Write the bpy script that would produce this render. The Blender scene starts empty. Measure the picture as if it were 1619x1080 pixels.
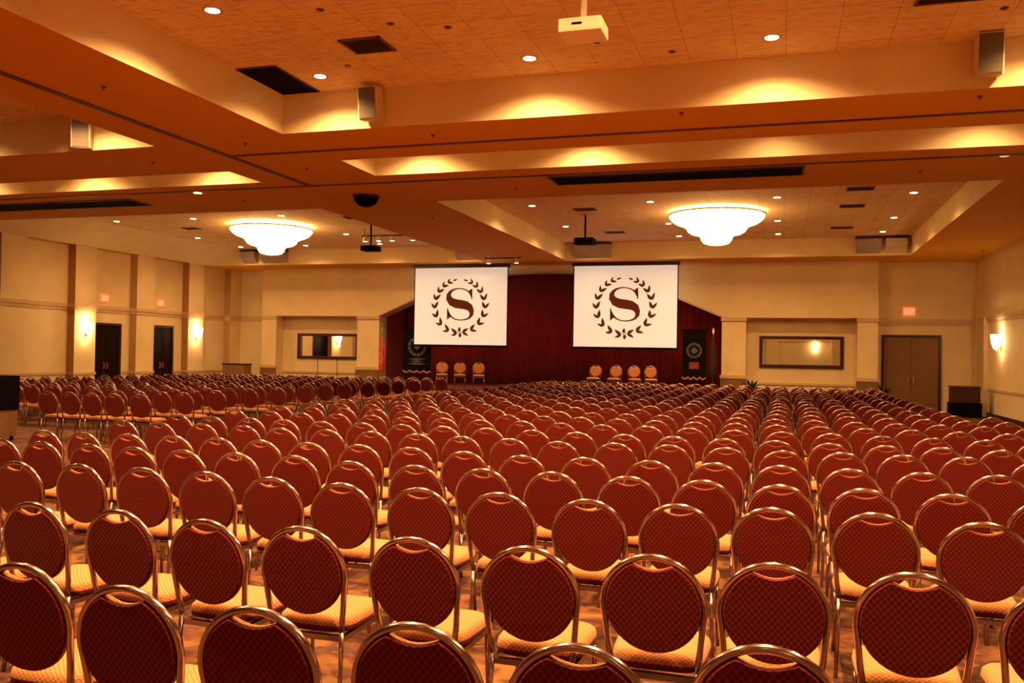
import bpy, bmesh, math, random
from mathutils import Matrix, Vector
from math import pi, sin, cos, radians
random.seed(7)
S = bpy.context.scene
COL = S.collection
EYE = 1.695                      # eye height; heights below marked e(...) are measured from it
def e(z): return z + EYE

# ------------------------------------------------------------------ camera
cam_d = bpy.data.cameras.new('camera')
cam = bpy.data.objects.new('camera', cam_d)
COL.objects.link(cam)
S.camera = cam
cam_d.sensor_width = 36.0
cam_d.lens = 1390.0 / 1619.0 * 36.0
cam_d.clip_end = 200
W2C = [[0.955726, 0.293761, 0.017102], [0.012089, 0.018872, -0.999749], [-0.294009, 0.955693, 0.014486]]
r_, d_, f_ = [Vector(v) for v in W2C]
rot = Matrix((r_, -d_, -f_)).transposed()
cam.matrix_world = Matrix.Translation((0, 0, EYE)) @ rot.to_4x4()

# ------------------------------------------------------------------ world, view, exposure
w = bpy.data.worlds.new('world')
S.world = w
w.use_nodes = True
w.node_tree.nodes['Background'].inputs[0].default_value = (0.02, 0.008, 0.003, 1)
w.node_tree.nodes['Background'].inputs[1].default_value = 0.1
S.view_settings.view_transform = 'Standard'
S.view_settings.look = 'None'
S.view_settings.gamma = 1.0
S.view_settings.use_curve_mapping = False
S.view_settings.exposure = 0.72
try:
    S.cycles.use_denoising = True
    S.cycles.use_light_tree = True
    S.cycles.max_bounces = 8
    S.cycles.diffuse_bounces = 5
    S.cycles.glossy_bounces = 4
    S.cycles.sample_clamp_indirect = 6.0
    S.cycles.caustics_reflective = False
    S.cycles.caustics_refractive = False
except Exception:
    pass

LAMP = (1.0, 0.55, 0.20)        # tungsten under a daylight white balance
P_DOWN = 950.0                   # one recessed downlight
P_SCONCE = 5.5
CHAND = 8.5                      # glow of a chandelier bowl

# ------------------------------------------------------------------ materials
def new_mat(name):
    m = bpy.data.materials.new(name)
    m.use_nodes = True
    nt = m.node_tree
    return m, nt, nt.nodes['Principled BSDF']
def ramp(nt, fac, stops):
    r = nt.nodes.new('ShaderNodeValToRGB')
    el = r.color_ramp.elements
    while len(el) < len(stops): el.new(0.5)
    for k, (p, c) in enumerate(stops):
        el[k].position = p
        el[k].color = (*c, 1)
    nt.links.new(fac, r.inputs[0])
    return r.outputs[0]
def coords(nt, kind='Object', scale=(1, 1, 1), rotz=(0, 0, 0)):
    t = nt.nodes.new('ShaderNodeTexCoord')
    mp = nt.nodes.new('ShaderNodeMapping')
    mp.inputs['Scale'].default_value = scale
    mp.inputs['Rotation'].default_value = rotz
    nt.links.new(t.outputs[kind], mp.inputs[0])
    return mp.outputs[0]
def bump(nt, b, h, strength=0.3, dist=0.01):
    n = nt.nodes.new('ShaderNodeBump')
    n.inputs['Strength'].default_value = strength
    n.inputs['Distance'].default_value = dist
    nt.links.new(h, n.inputs['Height'])
    nt.links.new(n.outputs[0], b.inputs['Normal'])
def tex(nt, kind, vec, **kw):
    n = nt.nodes.new(kind)
    for k, v in kw.items():
        n.inputs[k.replace('_', ' ')].default_value = v
    nt.links.new(vec, n.inputs['Vector'])
    return n
def paint(name, c, rough=0.7, var=0.06, scale=3.0, spec=0.3):
    m, nt, b = new_mat(name)
    v = coords(nt)
    n = tex(nt, 'ShaderNodeTexNoise', v, Scale=scale, Detail=4.0)
    lo = tuple(x * (1 - var) for x in c)
    hi = tuple(min(1, x * (1 + var)) for x in c)
    nt.links.new(ramp(nt, n.outputs[0], [(0.3, lo), (0.7, hi)]), b.inputs['Base Color'])
    b.inputs['Roughness'].default_value = rough
    b.inputs['Specular IOR Level'].default_value = spec
    return m
def metal(name, c, rough):
    m, nt, b = new_mat(name)
    v = coords(nt)
    n = tex(nt, 'ShaderNodeTexNoise', v, Scale=30.0)
    nt.links.new(ramp(nt, n.outputs[0], [(0.3, (rough * 0.96,) * 3), (0.7, (rough * 1.04,) * 3)]), b.inputs['Roughness'])
    b.inputs['Base Color'].default_value = (*c, 1)
    b.inputs['Metallic'].default_value = 1.0
    return m
def glow(name, c, s, base=(0.8, 0.8, 0.8)):
    m, nt, b = new_mat(name)
    b.inputs['Base Color'].default_value = (*base, 1)
    b.inputs['Emission Color'].default_value = (*c, 1)
    b.inputs['Emission Strength'].default_value = s
    b.inputs['Roughness'].default_value = 0.4
    return m

M = {}
# wall covering: cream, faint vertical strip texture
m, nt, b = new_mat('cream_wall_covering')
v = coords(nt, scale=(1, 1, 1))
n1 = tex(nt, 'ShaderNodeTexNoise', v, Scale=1.3, Detail=5.0)
nt.links.new(ramp(nt, n1.outputs[0], [(0.3, (0.72, 0.58, 0.33)), (0.7, (0.80, 0.65, 0.38))]), b.inputs['Base Color'])
b.inputs['Roughness'].default_value = 0.75
v2 = coords(nt, scale=(18, 18, 2))
n2 = tex(nt, 'ShaderNodeTexNoise', v2, Scale=4.0)
bump(nt, b, n2.outputs[0], 0.15, 0.01)
M['wall'] = m
M['moulding'] = paint('shaded_moulding_paint', (0.60, 0.42, 0.24), 0.5, 0.04)  # wall paint darkened, the mouldings' shade put into the colour
M['reveal'] = paint('brown_reveal_shade', (0.44, 0.25, 0.10), 0.6, 0.04)
M['soffit'] = paint('smooth_soffit_paint', (0.70, 0.35, 0.024), 0.8, 0.03, 0.8)
# ceiling tile: fissured panels with thin joints
m, nt, b = new_mat('fissured_ceiling_tile')
v = coords(nt)
br = nt.nodes.new('ShaderNodeTexBrick')
br.offset = 0.0
br.inputs['Scale'].default_value = 1.0
br.inputs['Brick Width'].default_value = 0.61
br.inputs['Row Height'].default_value = 0.61
br.inputs['Mortar Size'].default_value = 0.006
br.inputs['Color1'].default_value = (0.88, 0.70, 0.44, 1)
br.inputs['Color2'].default_value = (0.80, 0.63, 0.39, 1)
br.inputs['Mortar'].default_value = (0.56, 0.41, 0.24, 1)
nt.links.new(v, br.inputs['Vector'])
v2 = coords(nt, scale=(3, 14, 1))
n2 = tex(nt, 'ShaderNodeTexNoise', v2, Scale=2.2, Detail=3.0)
mx = nt.nodes.new('ShaderNodeMix'); mx.data_type = 'RGBA'; mx.blend_type = 'MULTIPLY'
mx.inputs[0].default_value = 1.0
nt.links.new(br.outputs[0], mx.inputs[6])
nt.links.new(ramp(nt, n2.outputs[0], [(0.38, (0.80, 0.78, 0.75)), (0.5, (1, 1, 1))]), mx.inputs[7])
nt.links.new(mx.outputs[2], b.inputs['Base Color'])
b.inputs['Roughness'].default_value = 0.85
M['tile'] = m
# carpet: swirls of gold, rust and dark red
m, nt, b = new_mat('swirled_ballroom_carpet')
v = coords(nt)
nz = tex(nt, 'ShaderNodeTexNoise', v, Scale=3.2, Detail=5.0)
wv = nt.nodes.new('ShaderNodeTexVoronoi'); wv.feature = 'SMOOTH_F1'
wv.inputs['Scale'].default_value = 4.2
add = nt.nodes.new('ShaderNodeVectorMath'); add.operation = 'ADD'
nt.links.new(v, add.inputs[0]); nt.links.new(nz.outputs[1], add.inputs[1])
nt.links.new(add.outputs[0], wv.inputs['Vector'])
nt.links.new(ramp(nt, wv.outputs[0], [(0.05, (0.17, 0.075, 0.008)), (0.18, (0.10, 0.018, 0.005)), (0.28, (0.03, 0.006, 0.005)), (0.42, (0.07, 0.012, 0.004)), (0.6, (0.15, 0.06, 0.008))]), b.inputs['Base Color'])
b.inputs['Roughness'].default_value = 0.95
fz = tex(nt, 'ShaderNodeTexNoise', v, Scale=400.0)
bump(nt, b, fz.outputs[0], 0.3, 0.004)
M['carpet'] = m
def weave(name, base, dot, period, rough, sheen):
    """two crossing sets of diagonal ribs; u runs across the chair, v up the back or along the seat"""
    m, nt, b = new_mat(name)
    v = coords(nt)
    sep = nt.nodes.new('ShaderNodeSeparateXYZ'); nt.links.new(v, sep.inputs[0])
    def mt(op, a, c):
        n = nt.nodes.new('ShaderNodeMath'); n.operation = op
        for k, q_ in enumerate((a, c)):
            if q_ is None: continue
            if isinstance(q_, (int, float)): n.inputs[k].default_value = q_
            else: nt.links.new(q_, n.inputs[k])
        return n.outputs[0]
    k_ = 2 * pi / (period * math.sqrt(2))
    vv = mt('ADD', sep.outputs[1], sep.outputs[2])
    s1 = mt('SINE', mt('MULTIPLY', mt('ADD', sep.outputs[0], vv), k_), None)
    s2 = mt('SINE', mt('MULTIPLY', mt('SUBTRACT', sep.outputs[0], vv), k_), None)
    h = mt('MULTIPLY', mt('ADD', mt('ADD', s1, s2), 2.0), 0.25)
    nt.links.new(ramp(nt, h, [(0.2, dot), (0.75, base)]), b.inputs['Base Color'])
    b.inputs['Roughness'].default_value = rough
    b.inputs['Sheen Weight'].default_value = sheen
    b.inputs['Specular IOR Level'].default_value = 0.15
    bump(nt, b, h, 0.35, 0.002)
    return m
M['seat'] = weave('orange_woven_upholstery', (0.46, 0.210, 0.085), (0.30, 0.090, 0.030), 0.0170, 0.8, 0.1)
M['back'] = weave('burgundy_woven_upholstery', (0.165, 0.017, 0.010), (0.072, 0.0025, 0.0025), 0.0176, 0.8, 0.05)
M['frame'] = metal('brushed_champagne_metal', (0.42, 0.31, 0.31), 0.17)
M['rubber'] = paint('black_rubber', (0.02, 0.02, 0.02), 0.6)
M['black'] = paint('matt_black', (0.005, 0.003, 0.004), 0.9, spec=0.05)
M['slot'] = paint('dark_track_metal', (0.10, 0.025, 0.02), 0.5)
M['vent'] = paint('dark_vent_metal', (0.05, 0.02, 0.015), 0.5)
M['vent_frame'] = paint('brown_vent_frame', (0.16, 0.07, 0.03), 0.5)
M['doorwood'] = paint('very_dark_stained_wood', (0.010, 0.003, 0.004), 0.6, spec=0.1)
M['brownwood'] = paint('brown_stained_wood', (0.22, 0.11, 0.045), 0.5)
M['framewood'] = paint('dark_mahogany', (0.05, 0.014, 0.012), 0.35)
M['white'] = paint('white_plastic', (0.82, 0.78, 0.68), 0.4, 0.02)
M['grey'] = paint('grey_speaker_cloth', (0.40, 0.33, 0.30), 0.9)
M['grille'] = paint('dark_speaker_grille', (0.13, 0.10, 0.075), 0.9)
M['cream'] = paint('cream_speaker_enamel', (0.66, 0.55, 0.38), 0.5)
M['bulb'] = glow('lit_lamp', (1.0, 0.62, 0.30), 22.0)
M['dimbulb'] = glow('dimmed_lamp', (1.0, 0.62, 0.30), 0.5)
M['trimring'] = paint('lamp_trim_enamel', (0.55, 0.38, 0.2), 0.4)
M['brass'] = metal('polished_brass', (0.8, 0.55, 0.25), 0.25)
M['bowl'] = glow('lit_chandelier_glass', (1.0, 0.56, 0.19), CHAND, (0.9, 0.8, 0.6))
M['sconceglass'] = glow('lit_sconce_glass', (1.0, 0.66, 0.30), 14.0)
m, nt, b = new_mat('mirror_glass')
b.inputs['Metallic'].default_value = 1.0
b.inputs['Base Color'].default_value = (0.86, 0.86, 0.82, 1)
b.inputs['Roughness'].default_value = 0.01
v = coords(nt); nz = tex(nt, 'ShaderNodeTexNoise', v, Scale=0.8); bump(nt, b, nz.outputs[0], 0.02, 0.01)
M['mirror'] = m
# the projected picture on the screens gives light of its own
m, nt, b = new_mat('lit_projection_fabric')
v = coords(nt)
nz = tex(nt, 'ShaderNodeTexNoise', v, Scale=0.7)
nt.links.new(ramp(nt, nz.outputs[0], [(0.3, (0.86, 0.72, 0.58)), (0.7, (0.90, 0.78, 0.63))]), b.inputs['Emission Color'])
b.inputs['Base Color'].default_value = (0.62, 0.62, 0.62, 1)
b.inputs['Emission Strength'].default_value = 0.34
b.inputs['Roughness'].default_value = 0.9
M['screen'] = m
m, nt, b = new_mat('projected_brown_mark')
v = coords(nt)
nz = tex(nt, 'ShaderNodeTexNoise', v, Scale=5.0)
nt.links.new(ramp(nt, nz.outputs[0], [(0.3, (0.085, 0.016, 0.008)), (0.7, (0.11, 0.02, 0.01))]), b.inputs['Base Color'])
b.inputs['Roughness'].default_value = 0.9
M['mark'] = m
# burgundy stage curtain
m, nt, b = new_mat('burgundy_velour')
v = coords(nt)
nz = tex(nt, 'ShaderNodeTexNoise', v, Scale=1.2, Detail=4.0)
nt.links.new(ramp(nt, nz.outputs[0], [(0.3, (0.27, 0.009, 0.006)), (0.7, (0.34, 0.012, 0.008))]), b.inputs['Base Color'])
b.inputs['Roughness'].default_value = 0.95
b.inputs['Sheen Weight'].default_value = 0.1
M['velour'] = m
M['stagewood'] = paint('dark_red_stage_carpet', (0.12, 0.015, 0.012), 0.9)
M['banner'] = paint('black_banner_cloth', (0.008, 0.005, 0.006), 0.9, spec=0.05)
M['crest'] = paint('faded_silver_green_thread', (0.10, 0.10, 0.075), 0.7, 0.5, 14)
M['crestred'] = paint('faded_red_thread', (0.24, 0.04, 0.03), 0.7, 0.4, 14)
M['fringe'] = paint('pale_fringe', (0.42, 0.26, 0.20), 0.8, 0.2, 10)
M['flagcloth'] = paint('red_and_white_flag_cloth', (0.55, 0.10, 0.09), 0.8, 0.5, 6)
M['darkflag'] = paint('dark_plum_flag_cloth', (0.035, 0.014, 0.018), 0.8)
M['leaf'] = paint('dark_green_leaf', (0.03, 0.05, 0.012), 0.5, 0.4, 9)
M['pot'] = paint('dark_planter_clay', (0.07, 0.04, 0.03), 0.5)
M['exit'] = glow('lit_exit_face', (1.0, 0.16, 0.05), 0.75, (0.5, 0.1, 0.05))
M['exitletter'] = glow('lit_exit_letters', (1.0, 0.30, 0.13), 0.85, (0.9, 0.5, 0.4))
M['ivory'] = paint('ivory_projector_shell', (0.86, 0.76, 0.56), 0.4, 0.02)

# ------------------------------------------------------------------ mesh helpers
def bx(bm, x0, x1, y0, y1, z0, z1, mi=0, bev=0.0):
    vs = [bm.verts.new((x, y, z)) for x in (x0, x1) for y in (y0, y1) for z in (z0, z1)]
    idx = [(0, 1, 3, 2), (4, 6, 7, 5), (0, 4, 5, 1), (2, 3, 7, 6), (0, 2, 6, 4), (1, 5, 7, 3)]
    fs = []
    for q in idx:
        f = bm.faces.new([vs[i] for i in q]); f.material_index = mi; fs.append(f)
    if bev:
        es = list({ed for f in fs for ed in f.edges})
        r = bmesh.ops.bevel(bm, geom=es, offset=bev, segments=2, profile=0.7, affect='EDGES')
        for f in r['faces']: f.material_index = mi
def quad(bm, pts, mi=0):
    f = bm.faces.new([bm.verts.new(p) for p in pts]); f.material_index = mi; return f
def prism(bm, pts, d, mi=0, side_mi=None):
    """extrude a planar outline (list of 3D points) along vector d"""
    d = Vector(d)
    a = [bm.verts.new(p) for p in pts]; b = [bm.verts.new(Vector(p) + d) for p in pts]
    f1 = bm.faces.new(a); f2 = bm.faces.new(b[::-1]); f1.material_index = mi; f2.material_index = mi
    n = len(pts)
    for i in range(n):
        f = bm.faces.new([a[i], b[i], b[(i + 1) % n], a[(i + 1) % n]])
        f.material_index = mi if side_mi is None else side_mi
def tube(bm, path, r, n=8, closed=False, mi=0, cap=True):
    path = [Vector(p) for p in path]
    rs = r if isinstance(r, (list, tuple)) else [r] * len(path)
    rings = []; m_ = len(path)
    prev = None
    for i, p in enumerate(path):
        if closed: t = path[(i + 1) % m_] - path[i - 1]
        else: t = path[min(i + 1, m_ - 1)] - path[max(i - 1, 0)]
        t.normalize()
        if prev is None:
            up = Vector((0, 0, 1)) if abs(t.z) < 0.9 else Vector((0, 1, 0))
            u = t.cross(up).normalized()
        else:
            u = (prev - t * prev.dot(t)).normalized()
        prev = u; v_ = t.cross(u)
        rings.append([bm.verts.new(p + (u * cos(2 * pi * k / n) + v_ * sin(2 * pi * k / n)) * rs[i]) for k in range(n)])
    for i in range(m_ if closed else m_ - 1):
        A, B = rings[i], rings[(i + 1) % m_]
        for k in range(n):
            f = bm.faces.new([A[k], A[(k + 1) % n], B[(k + 1) % n], B[k]]); f.material_index = mi; f.smooth = True
    if cap and not closed:
        for rg in (rings[0][::-1], rings[-1]):
            f = bm.faces.new(rg); f.material_index = mi
def lathe(bm, prof, n=24, c=(0, 0, 0), axis='z', mi=0, a0=0.0, a1=2 * pi):
    full = abs(a1 - a0 - 2 * pi) < 1e-6
    k_ = n if full else n + 1
    rings = []
    for r, z in prof:
        rg = []
        for k in range(k_):
            a = a0 + (a1 - a0) * k / n
            rg.append(bm.verts.new((c[0] + r * cos(a), c[1] + r * sin(a), c[2] + z)))
        rings.append(rg)
    for A, B in zip(rings, rings[1:]):
        for k in range(n):
            j = (k + 1) % k_
            f = bm.faces.new([A[k], A[j], B[j], B[k]]); f.smooth = True; f.material_index = mi
    return rings
def obj(name, bm, mats, parent=None, loc=None, weld=True):
    if weld: bmesh.ops.remove_doubles(bm, verts=bm.verts, dist=1e-5)
    bmesh.ops.recalc_face_normals(bm, faces=bm.faces)
    me = bpy.data.meshes.new(name); bm.to_mesh(me); bm.free()
    for m in (mats if isinstance(mats, (list, tuple)) else [mats]): me.materials.append(m)
    o = bpy.data.objects.new(name, me); COL.objects.link(o)
    if parent: o.parent = parent
    if loc: o.location = loc
    return o
def B(): return bmesh.new()
def tag(o, label, cat, group=None, kind=None):
    o['label'] = label; o['category'] = cat
    if group: o['group'] = group
    if kind: o['kind'] = kind
    return o
def thing(name, label, cat, loc=(0, 0, 0), rz=0.0, group=None):
    o = bpy.data.objects.new(name, None); COL.objects.link(o)
    o.location = loc; o.rotation_euler = (0, 0, rz); o.empty_display_size = 0.1
    return tag(o, label, cat, group)
def struct(name, bm, mats):
    o = obj(name, bm, mats); o['kind'] = 'structure'; return o
def copy_tree(root, loc, rz=0.0, label=None, group=None, scale=None):
    c = root.copy(); COL.objects.link(c); c.location = loc; c.rotation_euler = (0, 0, rz)
    if label: c['label'] = label
    if group: c['group'] = group
    if scale: c.scale = scale
    for ch in list(root.children):
        d = ch.copy(); COL.objects.link(d); d.parent = c
        for g in ch.children:
            h = g.copy(); COL.objects.link(h); h.parent = d
    return c
ORD = ['zeroth', 'first', 'second', 'third', 'fourth', 'fifth', 'sixth', 'seventh', 'eighth', 'ninth', 'tenth', 'eleventh', 'twelfth',
       'thirteenth', 'fourteenth', 'fifteenth', 'sixteenth', 'seventeenth', 'eighteenth', 'nineteenth', 'twentieth', 'twenty-first',
       'twenty-second', 'twenty-third', 'twenty-fourth', 'twenty-fifth', 'twenty-sixth']
def project(p):
    q = Vector((p[0], p[1], p[2] - EYE))
    z = f_.dot(q)
    if z < 0.05: return None
    return 1390 * r_.dot(q) / z + 809.5, 1390 * d_.dot(q) / z + 540, z

# ------------------------------------------------------------------ the shell
XL, XLP, XR = -22.45, -22.15, 6.13        # left wall, its pilaster fronts, right wall
YF, YREC, YREAR = 31.8, 32.5, -7.0        # fascia of the stage wall, its recesses, wall behind the camera
H0, H1 = e(3.35), e(3.95)                 # soffit, ceiling inside the coffers
bm = B(); quad(bm, [(XL - 0.1, YREAR - 0.1, 0), (XR + 0.1, YREAR - 0.1, 0), (XR + 0.1, 35.2, 0), (XL - 0.1, 35.2, 0)])
struct('floor', bm, M['carpet'])

COFFERS = [(-7.44, 3.84, 0.9, 11.9), (-7.44, 3.84, 13.8, 15.15), (-7.35, 3.84, 18.0, 30.2), (-7.44, 3.84, -6.2, -1.0),
           (-20.6, -10.0, 0.9, 12.15), (-20.6, -10.0, 14.2, 15.28), (-22.12, -10.4, 18.4, 30.2), (-20.6, -10.0, -6.2, -1.0)]
xs = sorted({XL - 0.1, XR + 0.1} | {c[0] for c in COFFERS} | {c[1] for c in COFFERS})
ys = sorted({YREAR - 0.1, 32.6} | {c[2] for c in COFFERS} | {c[3] for c in COFFERS})
bm = B()
for i in range(len(xs) - 1):
    for j in range(len(ys) - 1):
        cx, cy = (xs[i] + xs[i + 1]) / 2, (ys[j] + ys[j + 1]) / 2
        if any(c[0] < cx < c[1] and c[2] < cy < c[3] for c in COFFERS): continue
        quad(bm, [(xs[i], ys[j], H0), (xs[i], ys[j + 1], H0), (xs[i + 1], ys[j + 1], H0), (xs[i + 1], ys[j], H0)], 0)
for x0, x1, y0, y1 in COFFERS:
    t0 = -20.6 if x0 < -22 else x0                     # this coffer rises from the wall in a slope
    quad(bm, [(t0, y0, H1), (t0, y1, H1), (x1, y1, H1), (x1, y0, H1)], 1)
    if x0 < -22:
        quad(bm, [(x0, y0, H0), (x0, y1, H0), (t0, y1, H1), (t0, y0, H1)], 2)
        quad(bm, [(x0, y0, H0), (x1, y0, H0), (x1, y0, H1), (t0, y0, H1)], 2)
        quad(bm, [(x0, y1, H0), (x1, y1, H0), (x1, y1, H1), (t0, y1, H1)], 2)
        quad(bm, [(x1, y0, H0), (x1, y1, H0), (x1, y1, H1), (x1, y0, H1)], 2)
        continue
    for (a, b_) in (((x0, y0), (x1, y0)), ((x1, y0), (x1, y1)), ((x1, y1), (x0, y1)), ((x0, y1), (x0, y0))):
        quad(bm, [(*a, H0), (*b_, H0), (*b_, H1), (*a, H1)], 2)
struct('ceiling', bm, [M['soffit'], M['tile'], M['wall']])

# sliding-wall tracks and slots in the soffit
def strip(n, x0, x1, y0, y1, t=0.012):
    bm = B(); bx(bm, x0, x1, y0, y1, H0 - t, H0 + 0.02); struct('trim_%d' % n, bm, M['slot'])
strip(1, -9.15, XR, 13.02, 13.10)
strip(2, XL, XR, 15.76, 15.84)
strip(3, -9.26, -9.14, YREAR, 15.84)

# left wall with pilasters
PIL = [(20.4 + 2.88 * k, 21.33 + 2.88 * k) for k in range(-9, 4)]
PIL = [(a, b_) for a, b_ in PIL if a > YREAR]
PIL.append((31.75, 32.5))
bm = B()
bx(bm, XL - 0.12, XL, YREAR, 32.6, 0, H0)
for a, b_ in PIL:
    bx(bm, XL, XLP, a, b_, 0, H0)
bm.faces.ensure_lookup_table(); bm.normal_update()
for f in bm.faces:                                     # narrow pilaster returns: their shade is put into a browner colour
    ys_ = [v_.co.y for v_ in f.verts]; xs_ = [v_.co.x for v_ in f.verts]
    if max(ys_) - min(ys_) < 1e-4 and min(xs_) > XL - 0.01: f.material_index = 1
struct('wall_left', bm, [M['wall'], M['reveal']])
bm = B()
def mould_x(bm, x, y0, y1, z0, z1, d, sgn):   # moulding running along y, standing out of a wall at x
    bx(bm, min(x, x + sgn * d), max(x, x + sgn * d), y0, y1, z0, z1)
edges = [YREAR] + [v_ for ab in PIL for v_ in ab]
prev = YREAR
for a, b_ in PIL:
    for z0, z1, d in ((e(1.30), e(1.42), 0.06), (e(1.20), e(1.30), 0.03), (e(-0.92), e(-0.84), 0.03)):
        mould_x(bm, XL, prev, a, z0, z1, d, 1)
        bx(bm, XL, XLP + d, a - d, b_ + d if b_ < 32 else b_, z0, z1)
    prev = b_
struct('trim_4', bm, M['moulding'])
bm = B(); bx(bm, XL, XL + 0.02, YREAR, 32.5, 0, 0.14)
for a, b_ in PIL: bx(bm, XL, XLP + 0.02, a - 0.02, min(b_ + 0.02, 32.5), 0, 0.14)
struct('baseboard_left', bm, M['framewood'])

# right wall
bm = B(); bx(bm, XR, XR + 0.12, YREAR, 32.6, 0, H0); struct('wall_right', bm, M['wall'])
bm = B()
for z0, z1, d in ((e(1.30), e(1.42), 0.06), (e(1.20), e(1.30), 0.03), (e(-0.88), e(-0.80), 0.03)):
    mould_x(bm, XR, YREAR, 31.6, z0, z1, d, -1)
bx(bm, XR - 0.12, XR, 30.6, 31.6, 0, e(1.42))
struct('trim_5', bm, M['moulding'])
bm = B(); bx(bm, XR - 0.02, XR, YREAR, 30.6, 0, 0.14); struct('baseboard_right', bm, M['framewood'])

# wall behind the camera, with pilasters
bm = B(); bx(bm, XL, XR, YREAR - 0.12, YREAR, 0, H0)
for x in (-18, -12.5, -7, -1.2, 3.6): bx(bm, x, x + 0.9, YREAR, YREAR + 0.25, 0, H0)
struct('wall_rear', bm, M['wall'])
bm = B(); bx(bm, XL, XR, YREAR, YREAR + 0.05, e(1.3), e(1.42)); struct('trim_6', bm, M['moulding'])

# stage wall: fascia with the arched stage opening, niches and piers
ZN = e(1.42)
OX0, OX1 = -15.32, -2.05
arch = [(OX0, ZN), (-13.82, e(2.06)), (-12.4, e(2.66))]
for k in range(0, 11):
    t = k / 10.0
    x = -11.4 + (-5.97 + 11.4) * t
    arch.append((x, e(2.98) + 0.12 * sin(pi * t)))
arch += [(-4.97, e(2.66)), (-3.55, e(2.06)), (OX1, ZN)]
outline = [(-20.65, YF, ZN)] + [(x, YF, z) for x, z in arch] + [(3.06, YF, ZN), (3.06, YF, H0), (-20.65, YF, H0)]
bm = B()
prism(bm, outline, (0, 0.7, 0))
for x0, x1 in ((-20.65, -19.98), (-16.28, OX0), (OX1, -1.22), (2.42, 3.06)):        # piers
    bx(bm, x0, x1, YF + 0.02, YREC, 0, ZN)
for x0, x1 in ((-19.98, -16.28), (-1.22, 2.42)):                                    # niche backs
    bx(bm, x0, x1, 32.38, YREC, 0, ZN)
bx(bm, XL, -20.65, YREC, YREC + 0.1, 0, H0)
bx(bm, 3.06, XR, YREC, YREC + 0.1, 0, H0)
struct('wall_back', bm, M['wall'])
bm = B()
for x0, x1, y in ((XL + 0.3, -20.65, YREC), (3.06, XR - 0.1, YREC)):
    bx(bm, x0, x1, y - 0.06, y, e(1.30), e(1.42)); bx(bm, x0, x1, y - 0.03, y, e(1.20), e(1.30))
for x0, x1 in ((-19.98, -16.28), (-1.22, 2.42)):
    bx(bm, x0, x1, 32.33, 32.38, e(-0.92), e(-0.84))
    bx(bm, x0, x1, 32.34, 32.38, e(1.30), ZN)
for x0, x1 in ((-20.65, -19.98), (-16.28, OX0), (OX1, -1.22), (2.42, 3.06)):
    bx(bm, x0 - 0.03, x1 + 0.03, YF - 0.03, YF + 0.02, e(1.30), e(1.40))            # capital
    bx(bm, x0 - 0.05, x1 + 0.05, YF - 0.05, YF + 0.02, e(-0.72), e(-0.60))          # cap of the plinth
struct('trim_7', bm, M['moulding'])
bm = B()
for x0, x1 in ((-20.65, -19.98), (-16.28, OX0), (OX1, -1.22), (2.42, 3.06)):
    bx(bm, x0 - 0.03, x1 + 0.03, YF - 0.03, YF + 0.02, 0, e(-0.72))
struct('baseboard_back', bm, M['brownwood'])
# trims round the arch
bm = B()
for (x0, z0), (x1, z1) in zip(arch, arch[1:]):
    prism(bm, [(x0, YF - 0.04, z0), (x1, YF - 0.04, z1), (x1, YF - 0.04, z1 + 0.07), (x0, YF - 0.04, z0 + 0.07)], (0, 0.05, 0))
struct('trim_8', bm, M['moulding'])
# walls of the stage alcove
bm = B()
bx(bm, OX0 - 0.1, OX0, YREC, 35.0, 0, H0); bx(bm, OX1, OX1 + 0.1, YREC, 35.0, 0, H0)
bx(bm, OX0 - 0.1, OX1 + 0.1, 35.0, 35.1, 0, H0); bx(bm, OX0 - 0.1, OX1 + 0.1, YREC, 35.1, H0 - 0.02, H0 + 0.1)
struct('wall_stage', bm, M['velour'])

# ------------------------------------------------------------------ doors
def door(n, axis, a0, a1, at, top, wood, leaves=2):
    """axis 'y': door in the left wall between y=a0..a1 ; axis 'x': in the far recess"""
    def box(bm, p0, p1, q0, q1, z0, z1):
        if axis == 'y': bx(bm, at + q0, at + q1, p0, p1, z0, z1)
        else: bx(bm, p0, p1, at - q1, at - q0, z0, z1)
    root = bpy.data.objects.new('door_%d' % n, None); COL.objects.link(root); root['kind'] = 'structure'
    bm = B()
    box(bm, a0 - 0.08, a0, 0, 0.07, 0, top + 0.08); box(bm, a1, a1 + 0.08, 0, 0.07, 0, top + 0.08)
    box(bm, a0, a1, 0, 0.07, top, top + 0.08)
    obj('door_frame', bm, M['framewood'], root)
    wd = (a1 - a0) / leaves
    for k in range(leaves):
        bm = B(); p0, p1 = a0 + k * wd + 0.005, a0 + (k + 1) * wd - 0.005
        box(bm, p0, p1, 0.0, 0.035, 0.01, top - 0.005)
        for z0, z1 in ((0.2, 1.0), (1.15, top - 0.2)):
            box(bm, p0 + 0.12, p1 - 0.12, 0.03, 0.045, z0, z1)
        leaf = obj('door_leaf', bm, wood, root)
        bm = B(); c = (p1 - 0.07) if k == 0 else (p0 + 0.07)
        box(bm, c - 0.015, c + 0.015, 0.05, 0.10, 0.98, 1.14); box(bm, c - 0.02, c + 0.02, 0.03, 0.055, 0.95, 1.17)
        obj('door_handle', bm, M['brass'], leaf)
door(1, 'y', 24.27, 25.62, XL, e(0.76), M['doorwood'])
door(2, 'y', 27.2, 28.42, XL, e(0.78), M['doorwood'])
door(3, 'x', 3.32, 5.02, YREC, e(0.80), M['brownwood'])

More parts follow.
